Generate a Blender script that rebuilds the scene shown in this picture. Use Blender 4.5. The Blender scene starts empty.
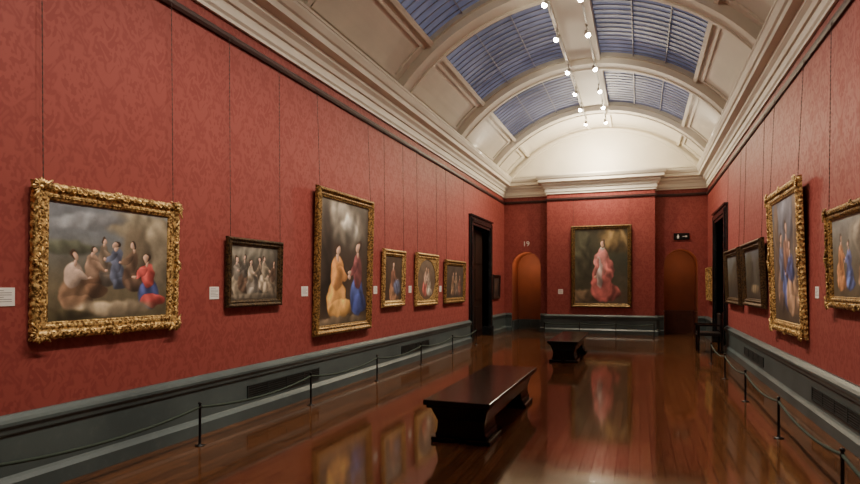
import bpy, bmesh, math, random
import numpy as np
from mathutils import Vector, Matrix, Euler
random.seed(7)
C = bpy.context.scene.collection
rad = math.radians

# ------------------------------------------------------------------ helpers
def link(o):
    C.objects.link(o); return o

def mesh_obj(name, verts, faces, mat=None, smooth=False, recalc=True):
    me = bpy.data.meshes.new(name)
    me.from_pydata([tuple(v) for v in verts], [], [tuple(f) for f in faces])
    if recalc:
        bm = bmesh.new(); bm.from_mesh(me)
        bmesh.ops.recalc_face_normals(bm, faces=bm.faces)
        bm.to_mesh(me); bm.free()
    if mat:
        for m in (mat if isinstance(mat, (list, tuple)) else [mat]):
            me.materials.append(m)
    if smooth:
        me.polygons.foreach_set("use_smooth", [True]*len(me.polygons))
    me.update()
    return link(bpy.data.objects.new(name, me))

class Geo:
    def __init__(s): s.v=[]; s.f=[]; s.m=[]
    def add(s, v, f, m=0):
        b=len(s.v); s.v += [tuple(p) for p in v]
        s.f += [tuple(i+b for i in q) for q in f]; s.m += [m]*len(f)
    def box(s, x0,x1,y0,y1,z0,z1, m=0):
        v=[(x0,y0,z0),(x1,y0,z0),(x1,y1,z0),(x0,y1,z0),(x0,y0,z1),(x1,y0,z1),(x1,y1,z1),(x0,y1,z1)]
        s.add(v,[(0,3,2,1),(4,5,6,7),(0,1,5,4),(1,2,6,5),(2,3,7,6),(3,0,4,7)],m)
    def cyl(s, p0, p1, r0, r1=None, n=12, m=0):
        r1 = r0 if r1 is None else r1
        p0=Vector(p0); p1=Vector(p1); d=(p1-p0).normalized()
        a=d.orthogonal().normalized(); b=d.cross(a)
        v=[]
        for p,r in ((p0,r0),(p1,r1)):
            for i in range(n):
                t=2*math.pi*i/n
                v.append(p+a*math.cos(t)*r+b*math.sin(t)*r)
        f=[(i,(i+1)%n,n+(i+1)%n,n+i) for i in range(n)]
        f.append(tuple(range(n-1,-1,-1))); f.append(tuple(range(n,2*n)))
        s.add(v,f,m)
    def lathe(s, prof, cx=0, cy=0, n=16, m=0):
        v=[];f=[]
        for r,z in prof:
            for i in range(n):
                t=2*math.pi*i/n
                v.append((cx+r*math.cos(t),cy+r*math.sin(t),z))
        k=len(prof)
        for j in range(k-1):
            for i in range(n):
                f.append((j*n+i,j*n+(i+1)%n,(j+1)*n+(i+1)%n,(j+1)*n+i))
        f.append(tuple(range(n-1,-1,-1))); f.append(tuple((k-1)*n+i for i in range(n)))
        s.add(v,f,m)
    def tube(s, pts, rs, yflat=1.0, n=6, m=0):
        """tube through points lying in the xz plane"""
        v=[];f=[]; K=len(pts)
        for i,(p,r) in enumerate(zip(pts,rs)):
            a=Vector(pts[min(i+1,K-1)])-Vector(pts[max(i-1,0)]); a.normalize()
            side=Vector((-a.z,0,a.x))
            for j in range(n):
                t=2*math.pi*j/n
                q=Vector(p)+side*math.cos(t)*r+Vector((0,1,0))*math.sin(t)*r*yflat
                v.append(tuple(q))
        for i in range(K-1):
            for j in range(n):
                f.append((i*n+j,i*n+(j+1)%n,(i+1)*n+(j+1)%n,(i+1)*n+j))
        f.append(tuple(range(n-1,-1,-1))); f.append(tuple((K-1)*n+j for j in range(n)))
        s.add(v,f,m)
    def extrude_poly(s, poly, axis, a0, a1, m=0):
        n=len(poly); v=[]
        for a in (a0,a1):
            for p,q in poly:
                v.append((p,a,q) if axis=='y' else (a,p,q))
        f=[(i,(i+1)%n,n+(i+1)%n,n+i) for i in range(n)]
        f.append(tuple(range(n-1,-1,-1))); f.append(tuple(range(n,2*n)))
        s.add(v,f,m)
    def obj(s, name, mat, smooth=False, bevel=0, recalc=True):
        o=mesh_obj(name,s.v,s.f,mat,smooth,recalc)
        if any(s.m):
            o.data.polygons.foreach_set("material_index", s.m)
        if bevel:
            b=o.modifiers.new("Bevel",'BEVEL'); b.width=bevel; b.segments=2; b.limit_method='ANGLE'
        return o

def structure(o, label=None):
    o["kind"]="structure"
    if label: o["label"]=label
    return o
def thing(o, label, cat, group=None):
    o["label"]=label; o["category"]=cat
    if group: o["group"]=group
    return o
def empty(name, loc, rot=(0,0,0)):
    e=bpy.data.objects.new(name,None); e.location=loc; e.rotation_euler=rot
    e.empty_display_size=.1
    return link(e)
def parent(ch, p):
    ch.parent=p; return ch

def lin(c):
    return tuple(((x/255)/12.92 if x/255<=.04045 else ((x/255+.055)/1.055)**2.4) for x in c)

# ------------------------------------------------------------------ materials
class NT:
    def __init__(s,name):
        s.mat=bpy.data.materials.new(name); s.mat.use_nodes=True
        s.t=s.mat.node_tree; s.n=s.t.nodes; s.l=s.t.links
        s.b=s.n["Principled BSDF"]
    def new(s,t,**k):
        n=s.n.new(t)
        for a,b in k.items(): setattr(n,a,b)
        return n
    def con(s,a,b): s.l.new(a,b)
    def math(s,op,a,b=None,c=None):
        n=s.new("ShaderNodeMath",operation=op)
        for i,x in enumerate((a,b,c)):
            if x is None: continue
            if isinstance(x,(int,float)): n.inputs[i].default_value=x
            else: s.con(x,n.inputs[i])
        return n.outputs[0]
    def mix(s,f,a,b):
        n=s.new("ShaderNodeMix",data_type='RGBA')
        if isinstance(f,(int,float)): n.inputs[0].default_value=f
        else: s.con(f,n.inputs[0])
        for i,x in ((6,a),(7,b)):
            if isinstance(x,tuple): n.inputs[i].default_value=(*x,1) if len(x)==3 else x
            else: s.con(x,n.inputs[i])
        return n.outputs[2]
    def pos(s): return s.new("ShaderNodeNewGeometry").outputs["Position"]
    def noise(s,vec,scale,detail=3,rough=.5):
        n=s.new("ShaderNodeTexNoise"); n.inputs["Scale"].default_value=scale
        n.inputs["Detail"].default_value=detail; n.inputs["Roughness"].default_value=rough
        if vec is not None: s.con(vec,n.inputs["Vector"])
        return n.outputs["Fac"]
    def bump(s,h,strength=.2,dist=.01):
        n=s.new("ShaderNodeBump"); n.inputs["Strength"].default_value=strength
        n.inputs["Distance"].default_value=dist
        s.con(h,n.inputs["Height"]); s.con(n.outputs[0],s.b.inputs["Normal"])
    def ramp(s,f,a,b,lo=0.0,hi=1.0):
        n=s.new("ShaderNodeMapRange"); n.interpolation_type='SMOOTHSTEP'
        n.inputs[1].default_value=a; n.inputs[2].default_value=b
        n.inputs[3].default_value=lo; n.inputs[4].default_value=hi
        s.con(f,n.inputs[0]); return n.outputs[0]

def simple(name, rgb, rough=.5, metal=0, var=.12, scale=8, bump=0, rgb2=None, spec=None):
    m=NT(name); p=m.new("ShaderNodeTexCoord").outputs["Object"]
    nz=m.noise(p,scale,4)
    c=lin(rgb); c2=lin(rgb2) if rgb2 else tuple(x*(1-var*2) for x in c)
    m.con(m.mix(m.ramp(nz,.3,.7),c2,c),m.b.inputs["Base Color"])
    m.b.inputs["Roughness"].default_value=rough; m.b.inputs["Metallic"].default_value=metal
    if spec is not None: m.b.inputs["Specular IOR Level"].default_value=spec
    if bump: m.bump(nz,bump,.004)
    return m.mat

def damask():
    m=NT("red_damask"); p=m.pos()
    sx=m.new("ShaderNodeSeparateXYZ"); m.con(p,sx.inputs[0])
    u=m.math('ADD',sx.outputs[0],sx.outputs[1]); z=sx.outputs[2]
    wob=m.math('MULTIPLY',m.math('SUBTRACT',m.noise(p,9,2),.5),.012)
    U=m.math('MULTIPLY',m.math('ADD',u,wob),2*math.pi/.58); V=m.math('MULTIPLY',m.math('ADD',z,wob),2*math.pi/.94)
    def cosm(x,k,add=None):
        y=m.math('MULTIPLY',x,k)
        if add is not None: y=m.math('ADD',y,add)
        return m.math('COSINE',y)
    s=m.math('ADD',m.math('ADD',cosm(U,1),cosm(V,1)),m.math('MULTIPLY',cosm(V,6,m.math('MULTIPLY',cosm(U,2),2.0)),.22))
    ab=m.math('ABSOLUTE',s)
    band=m.ramp(ab,.22,.42,1,0)
    c2u=cosm(U,2); c3u=cosm(U,3)
    t1=m.math('MULTIPLY',cosm(V,5,m.math('MULTIPLY',c2u,3.4)),cosm(U,4,m.math('MULTIPLY',cosm(V,3),1.6)))
    t2=m.math('MULTIPLY',cosm(V,10,m.math('MULTIPLY',c3u,3.0)),cosm(U,7,m.math('MULTIPLY',cosm(V,4),2.2)))
    nz=m.noise(p,60,3)
    leaf=m.ramp(m.math('ADD',m.math('ADD',m.math('MULTIPLY',t1,.8),m.math('MULTIPLY',t2,.7)),m.math('MULTIPLY',m.math('SUBTRACT',nz,.5),.5)),-.1,.2)
    med=m.math('MULTIPLY',leaf,m.ramp(ab,.6,.95))
    bnd=m.math('MULTIPLY',band,m.ramp(t2,-.5,.1,.35,1))
    f=m.math('MAXIMUM',med,bnd)
    big=m.noise(p,.7,2)
    cA=m.mix(big,lin((133,63,57)),lin((141,69,62)))
    cB=m.mix(big,lin((123,54,49)),lin((130,59,54)))
    m.con(m.mix(f,cA,cB),m.b.inputs["Base Color"])
    m.con(m.math('ADD',m.math('MULTIPLY',f,.08),.54),m.b.inputs["Roughness"])
    m.b.inputs["Specular IOR Level"].default_value=.3
    m.bump(f,.05,.002)
    return m.mat

def floor_mat():
    m=NT("polished_oak_floor"); p=m.pos()
    mp=m.new("ShaderNodeMapping"); m.con(p,mp.inputs[0]); mp.inputs["Rotation"].default_value=(0,0,rad(90))
    br=m.new("ShaderNodeTexBrick"); m.con(mp.outputs[0],br.inputs["Vector"])
    br.inputs["Scale"].default_value=1; br.inputs["Brick Width"].default_value=1.4
    br.inputs["Row Height"].default_value=.10; br.inputs["Mortar Size"].default_value=.004
    br.inputs["Mortar Smooth"].default_value=.4
    br.inputs["Color1"].default_value=(.28,.28,.28,1); br.inputs["Color2"].default_value=(.78,.78,.78,1)
    br.inputs["Mortar"].default_value=(0,0,0,1); br.inputs["Bias"].default_value=0
    mp2=m.new("ShaderNodeMapping"); m.con(p,mp2.inputs[0]); mp2.inputs["Scale"].default_value=(26,1.8,1)
    gr=m.noise(mp2.outputs[0],2.2,6,.65)
    wear=m.noise(p,1.6,4,.6)
    v=m.math('ADD',m.math('MULTIPLY',br.outputs["Color"],.55),m.math('MULTIPLY',m.ramp(gr,.3,.7),.4))
    col=m.mix(v,lin((32,18,11)),lin((114,73,44)))
    col=m.mix(m.math('MULTIPLY',br.outputs["Fac"],.7),col,lin((14,8,6)))
    m.con(col,m.b.inputs["Base Color"])
    r=m.math('ADD',m.math('MULTIPLY',m.math('ADD',wear,gr),.06),m.math('MULTIPLY',br.outputs["Color"],.03))
    m.con(m.math('ADD',.008,r),m.b.inputs["Roughness"])
    m.b.inputs["Specular IOR Level"].default_value=.82
    m.bump(m.math('ADD',m.math('MULTIPLY',br.outputs["Fac"],-1.0),m.math('MULTIPLY',gr,.2)),.05,.003)
    return m.mat

def stone():
    m=NT("grey_green_painted_dado"); p=m.pos()
    n1=m.noise(p,1.2,2,.5); n2=m.noise(p,9,5,.7)
    c=m.mix(m.ramp(n1,.3,.7),lin((60,70,70)),lin((74,85,84)))
    c=m.mix(m.math('MULTIPLY',m.ramp(n2,.5,.75),.35),c,lin((92,102,99)))
    m.con(c,m.b.inputs["Base Color"]); m.b.inputs["Roughness"].default_value=.38
    m.b.inputs["Specular IOR Level"].default_value=.4
    return m.mat

def gold(name,a,b,rough=.42,metal=.6):
    m=NT(name); p=m.new("ShaderNodeTexCoord").outputs["Object"]
    n1=m.noise(p,36,4,.55); n2=m.noise(p,6,2)
    m.con(m.mix(m.ramp(n1,.38,.64),lin(a),lin(b)),m.b.inputs["Base Color"])
    m.b.inputs["Metallic"].default_value=metal
    m.con(m.math('ADD',rough-.1,m.math('MULTIPLY',n2,.25)),m.b.inputs["Roughness"])
    m.bump(n1,.3,.005)
    return m.mat

def emis(name,rgb,st):
    m=NT(name); m.b.inputs["Base Color"].default_value=(*lin(rgb),1)
    m.b.inputs["Emission Color"].default_value=(*lin(rgb),1); m.b.inputs["Emission Strength"].default_value=st
    return m.mat

def sky_glass():
    m=NT("dusk_glow_laylight_glass"); p=m.pos()
    n1=m.noise(p,.9,3)
    mp=m.new("ShaderNodeMapping"); m.con(p,mp.inputs[0]); mp.inputs["Scale"].default_value=(.5,3.2,1)
    n2=m.noise(mp.outputs[0],1.6,2)
    c=m.mix(m.ramp(n1,.3,.7),lin((72,78,104)),lin((108,114,142)))
    c=m.mix(m.math('MULTIPLY',m.ramp(n2,.5,.7),.35),c,lin((138,140,158)))
    m.con(c,m.b.inputs["Base Color"]); m.con(c,m.b.inputs["Emission Color"])
    m.b.inputs["Emission Strength"].default_value=.4; m.b.inputs["Roughness"].default_value=.5  # dusk sky glow put into the panes as emission
    m.b.inputs["Specular IOR Level"].default_value=.2
    return m.mat

def canvas_mat():
    m=NT("oil_paint_canvas")
    a=m.new("ShaderNodeVertexColor"); a.layer_name="paint"
    p=m.new("ShaderNodeTexCoord").outputs["Object"]
    n=m.noise(p,38,5,.7); n2=m.noise(p,9,4,.6)
    f=m.math('ADD',m.math('MULTIPLY',n,.5),m.math('MULTIPLY',n2,.6))
    hsv=m.new("ShaderNodeHueSaturation"); m.con(a.outputs[0],hsv.inputs["Color"])
    m.con(m.math('ADD',.42,m.math('MULTIPLY',f,1.0)),hsv.inputs["Value"])
    hsv.inputs["Saturation"].default_value=.88
    m.con(hsv.outputs[0],m.b.inputs["Base Color"])
    m.b.inputs["Roughness"].default_value=.45
    m.bump(n,.1,.002)
    return m.mat

M_wall=damask(); M_floor=floor_mat(); M_stone=stone()
M_plaster=simple("cream_plaster",(220,213,198),.6,var=.03,scale=2)
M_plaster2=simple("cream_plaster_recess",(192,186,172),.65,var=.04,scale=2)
M_rail=simple("dark_red_rail",(56,26,23),.5)
M_black=simple("black_marble",(16,18,19),.22,scale=4,rgb2=(30,33,34))
M_doorwood=simple("dark_door_wood",(38,22,15),.4,scale=12)
M_panel=simple("brown_passage_panel",(92,46,28),.5,scale=6)
M_wood=simple("dark_mahogany",(22,12,9),.20,scale=9,rgb2=(12,7,5))
M_iron=simple("black_iron",(14,14,15),.4,metal=.4)
M_chain=simple("dull_brown_chain",(62,34,28),.5)
M_rope=simple("dark_green_rope",(38,54,42),.8,scale=60)
M_glass=sky_glass(); M_canvas=canvas_mat()
M_bar=simple("glazing_bar_paint",(128,127,140),.5)
M_goldA=gold("bright_carved_gilding",(104,74,36),(236,200,128))
M_goldB=gold("antique_gilding",(84,60,32),(182,146,84))
M_goldD=gold("dark_bronze_gilding",(48,38,26),(98,78,50))
M_goldC=gold("dark_gold_gilding",(66,50,30),(136,108,62))
M_dark=simple("dark_frame_wood",(30,20,15),.4)
M_card=simple("white_card",(220,216,208),.7,var=.01)
M_print=simple("grey_print",(120,116,112),.7)
M_lamp=emis("lamp_lens",(255,240,214),160)
M_lampbody=simple("white_lamp_housing",(180,176,166),.5,var=.02)
M_vent=simple("dark_vent_metal",(18,21,21),.5,metal=.2)
M_slat=simple("grey_vent_slats",(42,49,48),.5,metal=.2)
M_alcove=simple("terracotta_alcove_paint",(130,64,38),.7,var=.08,scale=2)
M_leather=simple("black_leather",(22,18,17),.35)

# ------------------------------------------------------------------ room constants
XL,XR,YB,YE=-4.5,2.0,-4.0,20.1
XC=-1.25; ZT=4.65
BX0,BX1,BY=-2.95,.45,19.75
D0,D1,DZ=15.85,17.85,3.3

g=Geo(); g.box(XL-.9,XR+.9,YB-.2,YE+1.5,-.2,0)
structure(g.obj("floor",M_floor),"polished dark brown oak strip floor")

for nm,x0,x1 in (("wall_left",XL-.25,XL),("wall_right",XR,XR+.25)):
    g=Geo()
    g.box(x0,x1,YB,D0,0,ZT+.7); g.box(x0,x1,D1,YE+.2,0,ZT+.7); g.box(x0,x1,D0,D1,DZ,ZT+.7)
    structure(g.obj(nm,M_wall),"long gallery wall covered in red damask fabric")
g=Geo(); g.box(XL-.25,XR+.25,YB-.25,YB,0,7.2)
structure(g.obj("wall_back",M_wall),"end wall covered in red damask fabric")

AR=.5; ASP=2.25
arches=[(-4.22,-3.22),(.72,1.72)]
g=Geo()
def rect(x0,x1,z0,z1,y=YE):
    g.add([(x0,y,z0),(x1,y,z0),(x1,y,z1),(x0,y,z1)],[(0,1,2,3)])
rect(XL,arches[0][0],0,ZT+.7); rect(arches[0][1],arches[1][0],0,ZT+.7); rect(arches[1][1],XR,0,ZT+.7)
N=20
for x0,x1 in arches:
    pts=[]
    for i in range(N+1):
        t=math.pi*(1-i/N); pts.append(((x0+x1)/2+AR*math.cos(t),ASP+AR*math.sin(t)))
    for i in range(N):
        (a,za),(b,zb)=pts[i],pts[i+1]
        g.add([(a,YE,za),(b,YE,zb),(b,YE,ZT+.7),(a,YE,ZT+.7)],[(0,1,2,3)])
structure(g.obj("wall_far",M_wall,recalc=False),"end wall with two round-arched openings in red damask")
for k,(x0,x1) in enumerate(arches):
    g=Geo(); yb=YE+1.1
    pts=[(x0,0)]+[((x0+x1)/2+AR*math.cos(math.pi*(1-i/N)),ASP+AR*math.sin(math.pi*(1-i/N))) for i in range(N+1)]+[(x1,0)]
    for (a,za),(b,zb) in zip(pts[:-1],pts[1:]):
        g.add([(a,YE,za),(b,YE,zb),(b,yb,zb),(a,yb,za)],[(0,1,2,3)])
    g.add([(x,yb,z) for x,z in pts],[tuple(range(len(pts)))])
    structure(g.obj("wall_alcove_"+("left","right")[k],M_alcove,recalc=False),"terracotta painted arched passage")
    g=Geo(); h=.35 if k==0 else .75
    g.box(x0,x1,yb-.06,yb,0,h)
    for xx in (x0,x1-.04): g.box(xx,xx+.04,YE+.02,yb,0,h)
    for xx in np.linspace(x0+.08,x1-.5,2): g.box(xx,xx+.4,yb-.075,yb-.055,.12,h-.1)
    structure(g.obj("trim_%d"%(20+k),M_panel if k else M_stone),"dark panelling inside arched passage")
    L=bpy.data.lights.new("passage_light",'AREA'); L.shape='RECTANGLE'; L.size=.5; L.size_y=.12; L.energy=10 if k==0 else 4; L.color=(1,.7,.42)
    lo=link(bpy.data.objects.new("passage_light",L)); lo.location=((x0+x1)/2,YE+.06,2.45)
    lo.rotation_euler=Vector((0,1,-.1)).to_track_quat('-Z','Y').to_euler()

g=Geo(); g.box(BX0,BX1,BY,YE,0,ZT+.1)
structure(g.obj("wall_center",M_wall),"projecting wall panel in red damask behind main portrait")

# ------------------------------------------------------------------ swept mouldings
def sweep(name,path,prof,mat):
    P=[Vector(p) for p in path]; n=len(P); k=len(prof); v=[]
    for i in range(n):
        d0=(P[i]-P[i-1]).normalized() if i>0 else None
        d1=(P[i+1]-P[i]).normalized() if i<n-1 else None
        if d0 is None: d0=d1
        if d1 is None: d1=d0
        n0=Vector((d0.y,-d0.x)); n1=Vector((d1.y,-d1.x))
        m=(n0+n1)/(1+n0.dot(n1))
        for o,z in prof:
            q=P[i]+m*o; v.append((q.x,q.y,z))
    f=[]
    for i in range(n-1):
        for j in range(k):
            j2=(j+1)%k
            f.append((i*k+j,(i+1)*k+j,(i+1)*k+j2,i*k+j2))
    f.append(tuple(range(k))); f.append(tuple((n-1)*k+j for j in range(k-1,-1,-1)))
    return mesh_obj(name,v,f,mat)
path=[(XL,YB),(XL,YE),(BX0,YE),(BX0,BY),(BX1,BY),(BX1,YE),(XR,YE),(XR,YB)]
corn=[(-.02,4.65),(.035,4.65),(.035,4.69),(.06,4.72),(.06,4.83),(.09,4.84),(.11,4.9),(.16,4.95),(.16,5.0),(.27,5.03),(.27,5.12),(.3,5.14),(.34,5.22),(.34,5.27),(.2,5.29),(-.02,5.29)]
structure(sweep("trim_1",path,corn,M_plaster),"cream moulded plaster cornice")
structure(sweep("trim_2",path,[(-.02,4.43),(.03,4.43),(.045,4.46),(.045,4.5),(.02,4.52),(-.02,4.52)],M_rail),"dark red picture rail")
dado=[(-.02,0),(.10,0),(.10,.12),(.085,.135),(.07,.15),(.055,.17),(.055,.47),(.07,.485),(.075,.52),(.09,.545),(.09,.57),(.06,.59),(.03,.62),(-.02,.62)]
segs={"left":[(XL,YB),(XL,D0-.25)],"left_end":[(XL,D1+.25),(XL,YE),(arches[0][0],YE)],
 "center":[(arches[0][1],YE),(BX0,YE),(BX0,BY),(BX1,BY),(BX1,YE),(arches[1][0],YE)],
 "right_end":[(arches[1][1],YE),(XR,YE),(XR,D1+.25)],"right":[(XR,D0-.25),(XR,YB)]}
for k,p in segs.items():
    structure(sweep("baseboard_"+k,p,dado,M_stone),"grey-green painted dado skirting")

for k,(xw,s) in enumerate(((XL,1),(XR,-1))):
    g=Geo()
    def bx(o0,o1,y0,y1,z0,z1,m=0):
        a,b=xw+s*o0,xw+s*o1; g.box(min(a,b),max(a,b),y0,y1,z0,z1,m)
    for y0,y1,yi in ((D0-.25,D0,1),(D1,D1+.25,-1)):
        bx(-.25,.06,y0,y1,0,DZ+.25)
        ym=(y0+y1)/2; bx(.06,.09,ym-.06,ym+.06,0,DZ+.2)
        bx(-.2,.105,y0-.005,y1+.005,0,.3)
    bx(-.25,.06,D0,D1,DZ,DZ+.25); bx(.0,.10,D0-.28,D1+.28,DZ+.25,DZ+.30); bx(.06,.09,D0-.2,D1+.2,DZ+.08,DZ+.18)
    structure(g.obj("trim_%d"%(3+k),M_black,bevel=.008),"black marble door surround")
    g=Geo(); bx(-.25,-.2,D0,D1,0,DZ)
    for a in (D0+.1,(D0+D1)/2+.08):
        for z0,z1 in ((.2,.95),(1.15,2.1),(2.25,3.15)):
            bx(-.2,-.17,a,a+.8,z0,z1)
    structure(g.obj("door_%d"%(k+1),M_doorwood,bevel=.006),"dark panelled double door")

# ------------------------------------------------------------------ vault
RZ=2.89; RI=3.86; RS=4.02
def arc_slab(g,y0,y1,p0,p1,r0,r1,n=12,m=0):
    v=[];f=[]
    for i in range(n+1):
        ph=rad(p0+(p1-p0)*i/n); s_,c_=math.sin(ph),math.cos(ph)
        for r in (r0,r1):
            for y in (y0,y1): v.append((XC+r*s_,y,RZ+r*c_))
    for i in range(n):
        a=i*4;b=a+4
        f += [(a,a+1,b+1,b),(a+2,b+2,b+3,a+3),(a,b,b+2,a+2),(a+1,a+3,b+3,b+1)]
    f += [(0,2,3,1),(n*4,n*4+1,n*4+3,n*4+2)]
    g.add(v,f,m)
ribs=[-1.0,2.8,6.6,10.4,14.2,18.0]
PS=36.5; PM=5.3; PE=53
g=Geo()
edges=[YB]+ribs+[YE]
arc_slab(g,YB,YE,-PM,PM,RS-.03,RS+.15,6)
for s in (-1,1): arc_slab(g,YB,YE,s*PS,s*PE,RS,RS+.15,8)
arc_slab(g,ribs[-1],YE,-PS,-PM,RS,RS+.15,12); arc_slab(g,ribs[-1],YE,PM,PS,RS,RS+.15,12)
arc_slab(g,YB,ribs[0],-PS,-PM,RS,RS+.15,12); arc_slab(g,YB,ribs[0],PM,PS,RS,RS+.15,12)
for a,b in zip(edges[:-1],edges[1:]):
    ya,yb=a+.42,b-.42
    if yb-ya<.5: continue
    for s in (-1,1):
        for q0,q1 in ((PS+2.2,PS+3.0),(49.0,49.8)):
            arc_slab(g,ya,yb,s*q0,s*q1,RS-.035,RS,2)
        for y in (ya,yb-.06): arc_slab(g,y,y+.06,s*(PS+2.2),s*49.8,RS-.035,RS,5)
        arc_slab(g,a,b,s*(PS-.2),s*(PS+1.0),RS-.07,RS+.02,2)
        arc_slab(g,a,b,s*(PM-.8),s*(PM+.3),RS-.09,RS+.02,2)
structure(g.obj("ceiling",M_plaster),"cream plaster barrel vault with long roof lights")
for i,y in enumerate(ribs):
    g=Geo(); arc_slab(g,y-.2,y+.2,-PE,PE,RI+.03,RS+.05,40)
    arc_slab(g,y-.24,y-.15,-PE,PE,RI,RS+.05,40); arc_slab(g,y+.15,y+.24,-PE,PE,RI,RS+.05,40)
    structure(g.obj("trim_%d"%(5+i),M_plaster),"cream moulded transverse arch rib")
w=1
for a,b in zip(ribs[:-1],ribs[1:]):
    for s in (-1,1):
        g=Geo(); q0,q1=PM+.2,PS-.1
        if s<0: q0,q1=-q1,-q0
        arc_slab(g,a+.2,b-.2,q0,q1,RS+.06,RS+.09,14,0)
        nb=16
        for i in range(nb+1):
            y=a+.24+(b-a-.48)*i/nb
            arc_slab(g,y-.008,y+.008,q0,q1,RS+.045,RS+.06,14,1)
        for i in range(4):
            q=q0+(q1-q0)*i/3
            arc_slab(g,a+.2,b-.2,q-.15,q+.15,RS+.02,RS+.06,1,3)
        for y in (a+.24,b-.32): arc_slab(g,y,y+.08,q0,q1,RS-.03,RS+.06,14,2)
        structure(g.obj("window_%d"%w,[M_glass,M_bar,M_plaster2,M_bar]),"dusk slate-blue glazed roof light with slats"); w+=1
g=Geo()
pts=[(XC+(RS+.1)*math.sin(rad(q)),RZ+(RS+.1)*math.cos(rad(q))) for q in np.linspace(-58,58,41)]
g.add([(x,YE,z) for x,z in pts],[tuple(range(len(pts)))])
arc_slab(g,YE-.08,YE,-PE,PE,RS-.22,RS-.12,40)
structure(g.obj("wall_lunette",M_plaster,recalc=False),"cream plaster lunette above end cornice")
g=Geo()
g.box(XL-.25,XL+.35,YB,YE,5.26,5.3); g.box(XR-.35,XR+.25,YB,YE,5.26,5.3)
structure(g.obj("trim_15",M_plaster),"cornice top ledge")

# ------------------------------------------------------------------ paintings (generic stand-ins in similar colours)
SK=(204,160,130)
def fig(x,y,s,robe,top=None,lean=0,w=1.0,asp=1.0,skin=SK,hair=(60,42,30),kneel=False,arm=1,robe2=None):
    top=top or robe; robe2=robe2 or robe
    L=math.tan(rad(lean))*asp
    def P(h,dx=0): return x+L*s*h+dx*s*asp*w, y+s*h
    b=[]
    cx,cy=P(.24); b.append((cx,cy,.22*s*asp*w*(1.35 if kneel else 1),.27*s,0,robe,.1,.24))
    cx,cy=P(.12,.08); b.append((cx,cy,.26*s*asp*w*(1.4 if kneel else 1),.12*s,0,robe2,.1,.28))
    cx,cy=P(.58); b.append((cx,cy,.14*s*asp*w,.22*s,-lean,top,.1,.2))
    cx,cy=P(.60,.12*arm); b.append((cx,cy,.16*s*asp,.055*s,-28*arm,top,.1,.15))
    cx,cy=P(.55,.27*arm); b.append((cx,cy,.04*s*asp,.025*s,0,skin,.15,0))
    cx,cy=P(.80); b.append((cx,cy,.03*s*asp,.06*s,0,skin,.15,0))
    cx,cy=P(.90); b.append((cx-.012*s*asp*arm,cy+.012*s,.062*s*asp,.074*s,0,hair,.12,.1))
    b.append((cx+.018*s*asp*arm,cy-.008*s,.045*s*asp,.06*s,0,skin,.15,0))
    return b

def compose(W,H,nu,nv,bg,blobs,seed):
    r=np.random.RandomState(seed)
    u,v=np.meshgrid(np.linspace(0,1,nu),np.linspace(0,1,nv))
    asp=W/H
    du=np.zeros_like(u); dv=np.zeros_like(u); tex=np.zeros_like(u)
    for k in range(26):
        fr=r.uniform(14,80); an=r.uniform(0,6.3); fx,fy=fr*math.cos(an)*asp,fr*math.sin(an); ph=r.uniform(0,6.3,2); a=.10/(6+fr)
        du+=a*np.sin(fx*u+fy*v+ph[0])/asp; dv+=a*np.sin(fy*u-fx*v+ph[1])
    for k in range(30):
        fr=r.uniform(4,60); an=r.uniform(0,6.3)
        tex+=np.sin(fr*math.cos(an)*asp*u+fr*math.sin(an)*v+r.uniform(0,6.3))*.22*(14/(10+fr))
    U=u+du; V=v+dv
    fld=np.sin(34*U*asp+9*V+3.2*np.sin(9*V+4*U)+2*tex)*.6+np.sin(19*V-23*U*asp+2.5*np.sin(13*U))*.4
    col=np.zeros((nv,nu,3))
    stops=[(s,np.array(c,float)) for s,c in bg]
    for c in range(3):
        col[...,c]=np.interp(V,[s for s,_ in stops],[q[c] for _,q in stops])
    col*= (1+.13*tex)[...,None]
    for b in blobs:
        cx,cy,rx,ry,an,rgb=b[:6]; soft=b[6] if len(b)>6 else .25; fold=b[7] if len(b)>7 else .2
        ca,sa=math.cos(rad(an)),math.sin(rad(an))
        X=((U-cx)*asp*ca+(V-cy)*sa)/(rx*asp); Y=(-(U-cx)*asp*sa+(V-cy)*ca)/ry
        d=np.sqrt(X*X+Y*Y); al=np.clip((1+soft-d)/(soft*1.5),0,1); al=al*al*(3-2*al)
        sh=(1+fold*1.3*fld+.06*tex)*(1+.34*np.clip(Y*.6-X*.7,-1.2,1.2))
        c=np.array(rgb,float)[None,None,:]*sh[...,None]
        col=col*(1-al[...,None])+c*al[...,None]
    col=np.clip(col,2,250)/255
    return np.where(col<=.04045,col/12.92,((col+.055)/1.055)**2.4)

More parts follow.
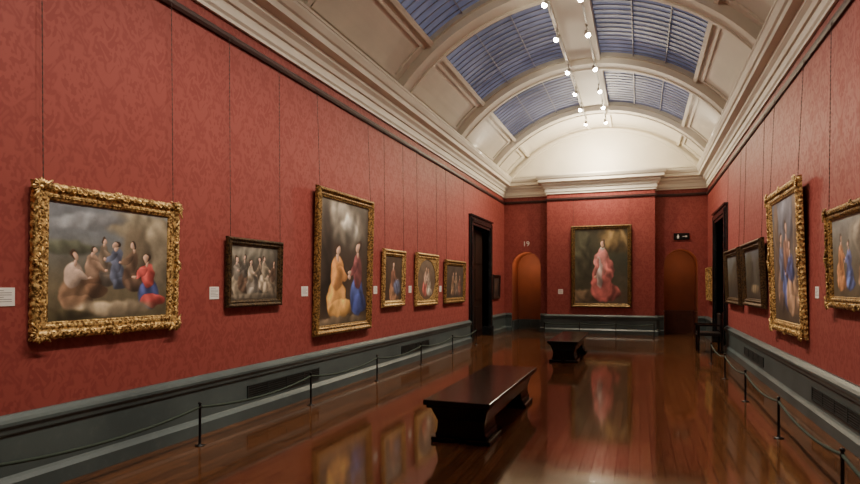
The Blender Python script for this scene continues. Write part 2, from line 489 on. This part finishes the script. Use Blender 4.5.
def scroll(g,cx,cz,dirv,size,y,r,flip=1):
    e=Vector((dirv[0],0,dirv[1])); n_=Vector((-e.z,0,e.x))*flip
    pts=[];rs=[]
    K=13
    for i in range(K):
        t=i/(K-1); a=math.pi*2.4*(1-t)+math.pi*.5; q=size*.22*(.25+.75*t)
        pts.append(Vector((cx,0,cz))-e*size*.27+e*q*math.cos(a)+n_*q*math.sin(a)); rs.append(r*(.55+.45*t))
    for i in range(K):
        t=i/(K-1); a=-math.pi*2.4*t-math.pi*.5; q=size*.22*(1-.75*t)
        pts.append(Vector((cx,0,cz))+e*size*.27+e*q*math.cos(-a+math.pi)*-1+n_*q*math.sin(a)); rs.append(r*(1-.45*t))
    for p in pts: p.y=y
    g.tube(pts,rs,1.3,6)
def petal(g,cx,cz,ang,l,w,y0,h):
    e=Vector((math.cos(ang),0,math.sin(ang)))
    pts=[Vector((cx,y0,cz))+e*l*t for t in (0,.15,.4,.7,.9,1)]
    for p,t in zip(pts,(0,.15,.4,.7,.9,1)): p.y=y0-h*math.sin(t*2.6)
    g.tube(pts,[w*.3,w*.7,w,w*1.0,w*.8,w*.35],.7,6)
def carving(W,H,fw,D,pitch):
    g=Geo(); cs=[(-W/2,0),(W/2,0),(W/2,H),(-W/2,H)]; yf=-.82*D
    for sd in range(4):
        c0=Vector(cs[sd]); c1=Vector(cs[(sd+1)%4]); e=(c1-c0); L=e.length; e/=L; nr=Vector((-e.y,e.x))
        m0=.15; n=int(round((L/2-m0-.10)/pitch))
        for half in (0,1):
            for i in range(n):
                s=m0+(i+.5)*(L/2-m0-.10)/n
                if half: s=L-s
                p=c0+e*s+nr*fw*.32
                scroll(g,p.x,p.y,(e.x,e.y),pitch*1.0,yf,fw*.045,1 if (i+half)%2 else -1)
                q=c0+e*(s+pitch*.5)+nr*fw*.16
                for k_ in (-1,0,1): petal(g,q.x,q.y,math.atan2(-nr.y,-nr.x)+k_*.8,fw*.15,fw*.042,-.5*D,.15*D)
        nb=int((L-2*fw*.8)/.03)
        for i in range(nb):
            s=fw*.78+(i+.5)*(L-2*fw*.78)/nb; p=c0+e*s+nr*fw*.78
            g.cyl((p.x-e.x*.010,-.5*D,p.y-e.y*.010),(p.x+e.x*.010,-.5*D,p.y+e.y*.010),.0075,.0075,5)
        for cpt,base,R_,m_ in ((c0+e*L/2+nr*fw*.34,math.atan2(-nr.y,-nr.x),fw*.44,7),(c0+(e+nr)*fw*.36,math.atan2(-(e+nr).y,-(e+nr).x),fw*.52,9)):
            for k_ in range(m_):
                a=base+(k_-(m_-1)/2)*(2.9/(m_-1)); petal(g,cpt.x,cpt.y,a,R_*(1 if k_%2==0 else .9),fw*.075,-.8*D,.22*D)
            g.cyl((cpt.x,-.7*D,cpt.y),(cpt.x,-1.15*D,cpt.y),fw*.18,fw*.08,10)
            for sg_ in (-1,1):
                petal(g,cpt.x,cpt.y,base+sg_*1.75,fw*.8,fw*.08,-.8*D,.2*D)
    return g

def frame_mesh(W,H,fw,D,ornate,step):
    prof=[(0,0),(0,.45),(.05,.62),(.12,.8),(.2,.88),(.27,.9),(.34,.86),(.42,.72),(.5,.58),(.58,.53),(.64,.58),(.7,.64),(.76,.58),(.83,.48),(.9,.40),(.95,.44),(1,.2),(1,.0)]
    k=len(prof); v=[];f=[]
    cs=[(-W/2,0),(W/2,0),(W/2,H),(-W/2,H)]
    for sd in range(4):
        c0=Vector(cs[sd]); c1=Vector(cs[(sd+1)%4]); e=(c1-c0); L=e.length; e=e/L; nrm=Vector((-e.y,e.x))
        n=max(8,int(L/step)); b=len(v)
        for i in range(n+1):
            for j,(t,d) in enumerate(prof):
                tt=t*fw; s=tt+(L-2*tt)*i/n
                out=0; dep=d*D
                if ornate>0:
                    edge=max(0,1-t*2.5)
                    wave=.5+.5*math.cos(2*math.pi*s/.07)
                    out=ornate*fw*edge*(.08-.08*wave)
                    if 0<t<1:
                        sc=math.sin(2*math.pi*s/.052+7*t)*math.sin(2*math.pi*t*2.2+math.sin(2*math.pi*s/.17)*2.2)
                        sc+=.6*math.sin(2*math.pi*s/.031-9*t+1)*math.sin(15*t+s*20)
                        dep+=ornate*D*.10*sc*(1 if .05<t<.7 else .1)
                p=c0+e*s+nrm*(tt+out)
                if i==0 : p=c0+(e+nrm)*(tt+out)
                if i==n : p=c1+(-e+nrm)*(tt+out)
                v.append((p.x,-max(dep,0),p.y))
        for i in range(n):
            for j in range(k-1):
                a=b+i*k+j; f.append((a,a+k,a+k+1,a+1))
    return v,f

def chain_mesh(g,p0,p1):
    p0=Vector(p0);p1=Vector(p1);L=(p1-p0).length; n=max(2,int(L/.05))
    for i in range(n):
        a=p0.lerp(p1,i/n); b=p0.lerp(p1,(i+1)/n); m_=(a+b)/2
        g.cyl(a,m_,.0025,.0055,5); g.cyl(m_,b,.0055,.0025,5)

def painting(wall,c,z0,W,H,fw,D,fmat,ornate,bg,blobs,label,seed,tilt=1.5,res=110,step=.02,oval=False,chains=True,carve=0):
    rz={'l':90,'r':-90,'f':0}[wall]
    loc={'l':(XL+.012,c,z0),'r':(XR-.012,c,z0),'f':(c,BY-.012,z0)}[wall]
    al=rad(tilt)
    e=empty("framed_painting",loc,(al,0,rad(rz)))
    thing(e,label,"painting")
    v,f=frame_mesh(W,H,fw,D,ornate,step)
    if carve:
        g=carving(W,H,fw,D,carve); g.add(v,f); v,f=g.v,g.f
    parent(mesh_obj("picture_frame",v,f,fmat,smooth=True),e)
    iw,ih=W-2*fw+.02,H-2*fw+.02
    nu=res; nv=max(20,int(res*ih/iw))
    col=compose(iw,ih,nu,nv,bg,blobs,seed)
    us=np.linspace(-iw/2,iw/2,nu); vs=np.linspace(fw-.01,fw-.01+ih,nv)
    verts=[(x,-.2*D,z) for z in vs for x in us]
    faces=[(j*nu+i,j*nu+i+1,(j+1)*nu+i+1,(j+1)*nu+i) for j in range(nv-1) for i in range(nu-1)]
    o=mesh_obj("canvas",verts,faces,M_canvas,recalc=False)
    at=o.data.color_attributes.new("paint",'FLOAT_COLOR','POINT')
    rgba=np.ones((nv*nu,4),dtype=np.float32); rgba[:,:3]=col.reshape(-1,3)
    at.data.foreach_set("color",rgba.ravel())
    parent(o,e)
    if oval:
        n=48; vv=[];ff=[]
        for i in range(n):
            t=2*math.pi*i/n; cx,sz=math.cos(t),math.sin(t)
            q=max(abs(cx),abs(sz))
            ox,oz=cx*iw*.485,sz*ih*.485
            vv += [(ox,-.24*D,H/2+oz),(ox,-.34*D,H/2+oz),(ox*1.06,-.4*D,H/2+oz*1.06)]
            vv += [(cx/q*iw/2,-.3*D,H/2+sz/q*ih/2)]
        for i in range(n):
            a=i*4;b=((i+1)%n)*4
            for j in range(3): ff.append((a+j,b+j,b+j+1,a+j+1))
        parent(mesh_obj("oval_spandrel",vv,ff,fmat,smooth=False),e)
    if chains:
        R=Matrix.Rotation(-al,3,'X')
        for sx_ in (-1,1):
            x=sx_*(W/2-fw*.6)
            g=Geo(); top=R@Vector((0,-.03,4.46-z0)); top.x=x
            chain_mesh(g,(x,-.025,H-.03),tuple(top))
            parent(g.obj("hanging_chain",M_chain),e)
    return e

# left wall
painting('l',3.95,1.16,1.53,1.265,.145,.06,M_goldA,.6,
 [(0,(86,78,56)),(.3,(104,94,70)),(.5,(106,104,92)),(.75,(114,120,124)),(1,(122,128,136))],
 [(.75,.86,.3,.12,0,(122,112,90),.3,.14),(.9,.6,.14,.34,0,(134,122,98),.2,.1),(.7,.62,.12,.22,0,(104,92,72),.4,.1),(.14,.62,.2,.05,0,(92,96,78),.5,.1),(.3,.86,.26,.06,8,(136,140,144),.5,.1)]
 +fig(.42,.3,.44,(92,84,74),(116,100,82),0,1,.8)+fig(.54,.28,.44,(78,86,106),(84,92,114),-4,1,.8,arm=-1)+fig(.66,.26,.46,(86,66,52),(100,78,60),0,1,.8,arm=-1)
 +fig(.30,.2,.46,(96,70,50),(146,116,92),6,1.1,.8)
 +fig(.17,.1,.5,(122,92,66),(184,158,138),4,1.2,.8)
 +fig(.82,.1,.52,(52,64,116),(190,48,38),-4,1.15,.8,arm=-1,robe2=(160,42,34))+[(.5,.1,.3,.06,0,(150,134,106),.5,.2),(.12,.05,.2,.05,0,(66,60,40),.5)],
 "rustic figure group in pale landscape in ornate carved gilt frame",3,res=190,step=.01,tilt=1.2,carve=.1)
cols=[(136,122,100),(90,68,52),(124,116,104),(84,78,70),(150,134,110),(100,88,72)]
bl=[(.5,.82,.5,.14,0,(110,104,90),.4,.15)]
for i in range(6): bl+=fig(.12+.15*i,.12+.05*math.sin(i*2.1),.68,cols[i],cols[(i+2)%6],8*math.sin(i*3),.9,.72,arm=(-1)**i,kneel=i%3==1)
painting('l',6.0,1.335,1.09,.83,.09,.06,M_goldD,.35,
 [(0,(70,62,52)),(.5,(80,72,60)),(1,(66,62,56))],bl+[(.5,.08,.45,.05,0,(104,94,78),.4)],
 "small dark crowded figure scene in dark bronze frame",5,res=110)
painting('l',8.285,.84,1.87,2.22,.15,.085,M_goldB,.4,
 [(0,(74,58,42)),(.5,(62,50,40)),(1,(76,68,58))],
 [(.46,.82,.42,.15,-12,(132,122,106),.45,.25),(.58,.8,.2,.08,-25,(176,168,152),.4,.25),(.3,.88,.2,.06,20,(158,148,130),.4,.2),(.12,.55,.1,.4,0,(46,38,32),.5)]
 +fig(.76,.08,.62,(48,66,128),(120,58,60),2,.95,1.15,arm=-1,robe2=(40,56,116))
 +fig(.34,.06,.60,(206,140,44),(196,126,40),0,1.3,1.15,robe2=(214,152,52))+[(.5,.03,.5,.03,0,(104,88,66),.4)],
 "tall canvas of yellow-robed and blue-robed figures in gilt frame",8,res=140,step=.018)
painting('l',10.26,1.18,1.06,1.10,.13,.07,M_goldA,.5,
 [(0,(66,50,38)),(1,(76,60,46))],fig(.48,-.05,.95,(140,96,62),(110,70,50),0,1,1)+[(.7,.3,.2,.16,-20,(86,92,118),.3)],
 "small half-length figure in warm browns with gilt frame",11,res=60,step=.03)
painting('l',12.1,1.14,1.4,1.16,.13,.07,M_goldA,.6,
 [(0,(96,72,54)),(1,(108,92,74))],fig(.4,.12,.72,(150,64,50),(176,140,116),6,1,.8)+fig(.64,.12,.68,(170,156,138),(150,130,112),-6,1,.8,arm=-1),
 "oval figure painting set in square gilt frame",13,res=60,step=.03,oval=True)
painting('l',14.2,1.14,1.7,1.09,.14,.07,M_goldB,.4,
 [(0,(60,50,40)),(1,(74,62,52))],fig(.35,.1,.7,(120,90,64),None,6,1,.6)+fig(.6,.1,.72,(94,78,68),(140,112,86),-6,1,.6,arm=-1)+fig(.78,.1,.6,(110,70,54),None,0,1,.6,arm=-1),
 "dark landscape-format figure scene in gilt frame",15,res=60,step=.04)
painting('l',18.75,1.14,.95,.8,.1,.06,M_dark,0,[(0,(38,34,32)),(1,(54,48,44))],[(.5,.5,.2,.25,0,(84,66,52),.3)],
 "small dark painting in black frame",17,res=40,step=.05,chains=False)
# end wall
painting('f',-1.2,.87,1.9,2.68,.13,.08,M_goldC,.3,
 [(0,(92,76,58)),(.22,(74,68,52)),(.6,(62,64,50)),(1,(70,62,42))],
 [(.8,.84,.3,.14,-20,(112,90,50),.4,.3),(.15,.6,.16,.45,0,(70,68,50),.35,.2),(.15,.1,.3,.08,0,(110,90,66),.4)]
 +[(.58,.16,.27,.13,-4,(186,84,78),.12,.3),(.52,.32,.19,.24,0,(180,80,76),.1,.3),(.53,.55,.15,.18,0,(198,116,110),.1,.25),(.47,.42,.06,.20,2,(218,188,182),.15,.25),(.66,.46,.08,.16,6,(176,86,82),.12,.25),
  (.41,.48,.035,.13,-14,(190,104,98),.12,.15),(.39,.36,.03,.02,0,SK,.2,0),(.53,.73,.045,.025,0,(222,208,198),.25,0),(.53,.80,.05,.055,0,(84,66,54),.2,0),(.525,.79,.036,.042,0,SK,.15,0)],
 "full-length standing figure in red robes with dark gilt frame",21,tilt=1,res=130,step=.03)
# right wall
painting('r',6.6,1.35,1.8,1.07,.13,.07,M_goldB,.6,
 [(0,(90,78,58)),(.5,(112,106,90)),(1,(132,132,128))],
 [(.7,.75,.3,.2,0,(120,112,96),.4)]+fig(.16,.1,.7,(186,120,60),(176,110,56),4,1,.5)+fig(.34,.1,.62,(70,88,140),(90,100,150),-4,1,.5,arm=-1)+fig(.55,.1,.6,(120,94,70),None,6,1,.5)+fig(.8,.1,.62,(150,74,56),None,-6,1,.5,arm=-1),
 "landscape-format figure scene in carved gilt frame",23,res=110,carve=.11)
painting('r',9.4,.91,1.9,2.08,.175,.08,M_goldA,.7,
 [(0,(84,70,56)),(.5,(92,84,76)),(1,(98,102,116))],
 [(.55,.82,.35,.16,0,(108,110,120),.4,.2),(.16,.6,.1,.4,0,(104,86,70),.1,.1),(.86,.65,.08,.35,0,(104,88,74),.1,.1)]
 +fig(.3,.1,.66,(104,84,72),(84,94,124),4,1,1.05)+fig(.52,.12,.7,(64,80,132),(120,84,66),0,1,1.05)+fig(.72,.08,.6,(150,116,86),(64,74,122),-8,1.2,1.05,arm=-1,kneel=True),
 "large figure painting in blues in ornate carved gilt frame",25,tilt=2.0,res=130,step=.014,carve=.13)
painting('r',11.9,1.2,1.95,1.2,.15,.1,M_goldD,.3,
 [(0,(60,52,42)),(.5,(80,78,70)),(1,(96,104,110))],[(.25,.55,.22,.35,0,(66,64,50),.4),(.8,.5,.16,.3,0,(62,60,48),.4),(.55,.2,.2,.08,0,(120,104,76),.4)],
 "dark wooded landscape in dark gilt frame",27,tilt=2.5,res=70,step=.04)
painting('r',14.3,1.17,2.0,1.22,.15,.1,M_goldD,.3,
 [(0,(56,50,42)),(.5,(76,76,68)),(1,(100,106,108))],[(.65,.5,.22,.35,0,(62,58,46),.4),(.2,.4,.14,.2,0,(72,66,52),.4)],
 "dark landscape in dark gilt frame",29,tilt=2.5,res=60,step=.05)
painting('r',19.1,1.13,.95,1.0,.13,.1,M_goldA,.4,
 [(0,(60,52,44)),(1,(84,80,72))],[(.5,.5,.2,.3,0,(120,90,66),.3)],
 "small portrait in bright gilt frame",31,res=40,step=.05,chains=False)

# ------------------------------------------------------------------ wall labels
def wall_label(wall,c,z0,W,H):
    g=Geo()
    s=.006
    if wall=='f': g.box(c-W/2,c+W/2,BY-s,BY,z0,z0+H)
    elif wall=='l': g.box(XL,XL+s,c-W/2,c+W/2,z0,z0+H)
    else: g.box(XR-s,XR,c-W/2,c+W/2,z0,z0+H)
    o=g.obj("wall_label",M_card,bevel=.0015); thing(o,"small white printed caption card beside a painting","label","caption cards on the walls")
    g=Geo(); n=6
    for i in range(n):
        z=z0+H*(.85-.12*i); w=W*(.8 if i%3 else .55)
        if wall=='f': g.box(c-W*.4,c-W*.4+w,BY-s-.001,BY-s,z-H*.02,z+H*.01)
        elif wall=='l': g.box(XL+s,XL+s+.001,c-W*.4,c-W*.4+w,z-H*.02,z+H*.01)
        else: g.box(XR-s-.001,XR-s,c+W*.4-w,c+W*.4,z-H*.02,z+H*.01)
    parent(g.obj("printed_lines",M_print),o)
for c in ((2.97,.24),(5.3,.15),(7.17,.17),(9.52,.15),(11.2,.15),(13.15,.15)):
    wall_label('l',c[0],1.44,c[1],.14)
for c in (8.12,13.08,10.65): wall_label('r',c,1.44,.15,.14)
wall_label('f',-2.5,1.3,.16,.16)

# ------------------------------------------------------------------ sign + room number
g=Geo(); g.box(1.01,1.47,YE-.04,YE,3.04,3.25)
sg=g.obj("direction_sign",M_iron,bevel=.004); thing(sg,"small dark wall sign with white arrow and figure","sign")
y=YE-.041
def picto(name,pol):
    g=Geo()
    for ps in pol: g.add([(a,y-.003,b) for a,b in ps],[tuple(range(len(ps)))])
    parent(g.obj(name,M_card,recalc=False),sg)
picto("white_arrow",[[(1.27,3.135),(1.36,3.135),(1.36,3.11),(1.42,3.145),(1.36,3.18),(1.36,3.155),(1.27,3.155)]])
x=1.14
picto("white_figure",[[(x-.02,3.08),(x+.02,3.08),(x+.035,3.165),(x+.012,3.175),(x+.012,3.21),(x-.012,3.21),(x-.012,3.175),(x-.035,3.165)]])
cu=bpy.data.curves.new("room_number",'FONT'); cu.body="19"; cu.size=.24; cu.extrude=.004; cu.align_x='CENTER'
tmp=bpy.data.objects.new("tmp",cu); link(tmp)
dg=bpy.context.evaluated_depsgraph_get(); me=bpy.data.meshes.new_from_object(tmp.evaluated_get(dg))
bpy.data.objects.remove(tmp); me.materials.clear(); me.materials.append(M_card)
rn=link(bpy.data.objects.new("room_number",me)); rn.location=(-3.72,YE-.003,2.95); rn.rotation_euler=(rad(90),0,0)
thing(rn,"small pale room number above arched opening","sign")

# ------------------------------------------------------------------ vents
def vent(wall,y0,y1):
    g=Geo(); z0,z1=.225,.385
    x=XL+.055 if wall=='l' else XR-.055; s=1 if wall=='l' else -1
    def bx(o0,o1,a,b,c,d,m=0):
        p,q=x+s*o0,x+s*o1; g.box(min(p,q),max(p,q),a,b,c,d,m)
    bx(0,.003,y0,y1,z0,z1)
    bx(0,.012,y0,y1,z0,z0+.012,1); bx(0,.012,y0,y1,z1-.012,z1,1); bx(0,.012,y0,y0+.02,z0,z1,1); bx(0,.012,y1-.02,y1,z0,z1,1)
    for i in range(1,6):
        zz=z0+(z1-z0)*i/6; bx(.003,.010,y0,y1,zz-.003,zz+.003,1)
    for i in range(1,4):
        yy=y0+(y1-y0)*i/4; bx(.003,.012,yy-.008,yy+.008,z0,z1,1)
    thing(g.obj("air_vent",[M_vent,M_slat]),"dark slatted metal air grille set in the skirting","vent","skirting air grilles")
for a,b in ((5.81,7.47),(10.6,12.2),(1.2,2.8)): vent('l',a,b)
for a,b in ((6.4,8.1),(11.0,12.9),(1.8,3.4)): vent('r',a,b)

# ------------------------------------------------------------------ barrier
PH=.42
def post(x,y):
    g=Geo()
    g.lathe([(.05,0),(.05,.006),(.02,.012),(.013,.02),(.013,PH-.05),(.018,PH-.045),(.018,PH-.03),(.012,PH-.025),(.012,PH-.012),(.019,PH),(.014,PH+.014),(.002,PH+.018)],0,0,14)
    o=g.obj("barrier_post",M_iron,smooth=True); o.location=(x,y,0)
    thing(o,"thin black knee-high rope barrier post","barrier post","gallery barrier posts")
def rope(p,q,sag=.07):
    cu=bpy.data.curves.new("barrier_rope",'CURVE'); cu.dimensions='3D'; cu.bevel_depth=.0135; cu.bevel_resolution=2
    P=Vector(p);Q=Vector(q); d=(Q-P).normalized()*.0195; P=P+d; Q=Q-d
    sp=cu.splines.new('POLY'); n=16; sp.points.add(n)
    for i in range(n+1):
        t=i/n; z=PH-.037-sag*4*t*(1-t)
        sp.points[i].co=(P.x+(Q.x-P.x)*t,P.y+(Q.y-P.y)*t,z,1)
    cu.use_fill_caps=True
    tmp=bpy.data.objects.new("t",cu); link(tmp)
    dg=bpy.context.evaluated_depsgraph_get(); me=bpy.data.meshes.new_from_object(tmp.evaluated_get(dg))
    bpy.data.objects.remove(tmp); me.materials.clear(); me.materials.append(M_rope)
    o=link(bpy.data.objects.new("barrier_rope",me))
    thing(o,"dark green rope strung between barrier posts","rope","gallery barrier ropes")
lp=[(-4.12,.5)]+[(-4.12,4.65+2.07*i-2.07) for i in range(7)]
rp=[(1.36,4.9-2.03*2),(1.36,4.9-2.03)]+[(1.36,4.9+2.03*i) for i in range(5)]
fp=[(-2.9,18.85),(-1.8,18.85),(-.7,18.85),(.4,18.85)]
for ps in (lp,rp,fp):
    for p in ps: post(*p)
    for a,b in zip(ps[:-1],ps[1:]): rope(a,b,.07 if ps is not fp else .03)

# ------------------------------------------------------------------ benches
def bench(x0,x1,y0,y1):
    cx,cy=(x0+x1)/2,(y0+y1)/2; W=x1-x0; L=y1-y0
    e=empty("gallery_bench",(cx,cy,0)); thing(e,"long dark polished mahogany bench with heavy tapered end supports","bench","gallery benches")
    g=Geo(); g.box(-W/2,W/2,-L/2,L/2,.395,.45); g.box(-W/2+.025,W/2-.025,-L/2+.025,L/2-.025,.365,.395)
    parent(g.obj("seat",M_wood,bevel=.009),e)
    g=Geo()
    a,b=W/2-.05,L/2-.08; c,d=W/2-.10,L/2-.18
    g.add([(-c,-d,.20),(c,-d,.20),(c,d,.20),(-c,d,.20),(-a,-b,.365),(a,-b,.365),(a,b,.365),(-a,b,.365)],
          [(0,3,2,1),(4,5,6,7),(0,1,5,4),(1,2,6,5),(2,3,7,6),(3,0,4,7)])
    parent(g.obj("apron",M_wood,bevel=.006),e)
    hw=W/2-.06
    half=[(hw*.94,.05),(hw*.94,.09),(hw*.90,.11),(hw*.87,.15),(hw*.86,.20),(hw*.88,.25),(hw*.9,.28)]
    poly=half+[(-p,q) for p,q in reversed(half)]
    for s in (-1,1):
        y=s*(L/2-.40)
        g=Geo(); g.extrude_poly(poly,'y',y-.24,y+.24)
        o=parent(g.obj("end_support",M_wood,bevel=.01),e)
        for t in (-1,1):
            g=Geo(); g.box(t*hw*.64-.13,t*hw*.64+.13,y-.26,y+.26,0,.05)
            parent(g.obj("foot",M_wood,bevel=.012),o)
    g=Geo(); g.box(-.05,.05,-(L/2-.6),L/2-.6,.10,.18)
    parent(g.obj("stretcher",M_wood,bevel=.006),e)
bench(-2.05,-1.36,5.45,8.15)
bench(-1.80,-1.18,12.05,14.7)

# ------------------------------------------------------------------ attendant chair
e=empty("attendant_chair",(1.55,15.3,0),(0,0,rad(-90))); thing(e,"dark wooden armchair with leather seat beside doorway","chair")
g=Geo(); g.box(-.29,.29,-.27,.25,.40,.48); parent(g.obj("seat",M_leather,bevel=.015),e)
g=Geo(); g.box(-.28,.28,.20,.26,.52,.92); parent(g.obj("backrest",M_leather,bevel=.012),e)
for x in (-.27,.27):
    for y in (-.25,.24):
        g=Geo(); g.cyl((x,y,0),(x,y,.64 if y<0 else .95),.022,.03,10); parent(g.obj("leg",M_wood),e)
    g=Geo(); g.box(x-.03,x+.03,-.29,.25,.63,.675); parent(g.obj("armrest",M_wood,bevel=.008),e)

# ------------------------------------------------------------------ track lighting
TZ=6.62
for x in (-1.53,-.97):
    g=Geo(); g.box(x-.018,x+.018,.5,18.3,TZ,TZ+.03)
    for y in ribs[1:]: g.box(x-.008,x+.008,y-.008,y+.008,TZ+.03,6.745)
    thing(g.obj("lighting_track",M_lampbody),"slim white ceiling lighting track","light track","ceiling tracks")
def lamp(x,y,target,power,angle=70,col=(1,.87,.72)):
    p=Vector((x,y,TZ-.14)); d=(Vector(target)-p).normalized()
    q=d.to_track_quat('-Z','Y')
    e=empty("track_spotlight",(x,y,TZ)); thing(e,"small white adjustable spotlight on ceiling track","spotlight","ceiling track spotlights")
    g=Geo(); g.cyl((0,0,-.02),(0,0,-.1),.010,.010,8); g.box(-.02,.02,-.04,.04,-.02,0)
    parent(g.obj("bracket",M_lampbody),e)
    g=Geo(); g.lathe([(.02,.06),(.034,.045),(.04,-.01),(.05,-.03),(.044,-.03),(.036,-.01)],0,0,16)
    h=g.obj("lamp_housing",M_lampbody,smooth=False); h.location=(0,0,-.14); h.rotation_mode='QUATERNION'; h.rotation_quaternion=q; parent(h,e)
    g=Geo(); g.lathe([(.001,-.012)]+[(.046*math.cos(a),-.047-.046*math.sin(a)) for a in np.linspace(-.6,1.5,8)],0,0,16)
    l=g.obj("lamp_bulb",M_lamp,smooth=True); parent(l,h)
    L=bpy.data.lights.new("spot_lamp",'SPOT'); L.energy=power; L.color=col; L.spot_size=rad(angle); L.spot_blend=1; L.shadow_soft_size=.06
    lo=link(bpy.data.objects.new("spot_lamp",L)); lo.location=Vector((0,0,-.14))+d*.16; lo.rotation_mode='QUATERNION'; lo.rotation_quaternion=q; parent(lo,e)
ys=[1,2.5,4.0,5.5,7.0,8.5,10.1,11.6,13.5,15.1,16.5]
for i,y in enumerate(ys):
    pw=500 if y>3.5 else 380
    lamp(-1.53,y,(XL,y+.3,1.4),pw*1.06,76)
    lamp(-.97,y,(XR,y+.3,1.4),pw,76)
lamp(-1.53,18.0,(-2.4,20.1,2.4),210,84); lamp(-.97,18.0,(-.1,20.1,2.4),210,84)
L=bpy.data.lights.new("lunette_fill",'POINT'); L.energy=370; L.color=(1,.86,.62); L.shadow_soft_size=.15  # added fill light without a fixture, brightens the lunette and end bay
lo=link(bpy.data.objects.new("lunette_fill",L)); lo.location=(-1.25,18.9,5.75)
# unseen fill strips added on the cornice ledges to brighten the far vault
for x,s in ((XL+.2,1),(XR-.2,-1)):
    L=bpy.data.lights.new("vault_fill_strip",'AREA'); L.shape='RECTANGLE'; L.size=.12; L.size_y=8; L.energy=46; L.color=(1,.93,.82)
    lo=link(bpy.data.objects.new("vault_fill_strip",L)); lo.location=(x,15.6,5.33)
    lo.rotation_euler=Vector((s*.6,0,1)).to_track_quat('-Z','Y').to_euler()

# ------------------------------------------------------------------ world
wd=bpy.data.worlds.new("World"); bpy.context.scene.world=wd; wd.use_nodes=True
wd.node_tree.nodes["Background"].inputs[0].default_value=(.10,.12,.22,1)
wd.node_tree.nodes["Background"].inputs[1].default_value=.5

# ------------------------------------------------------------------ camera
cam=bpy.data.cameras.new("Camera"); co=link(bpy.data.objects.new("Camera",cam))
co.location=(0,0,1.6); co.rotation_euler=(rad(90),0,math.atan(210/580))
cam.sensor_width=36; cam.lens=580/860*36; cam.shift_y=43/860; cam.clip_end=100
bpy.context.scene.camera=co
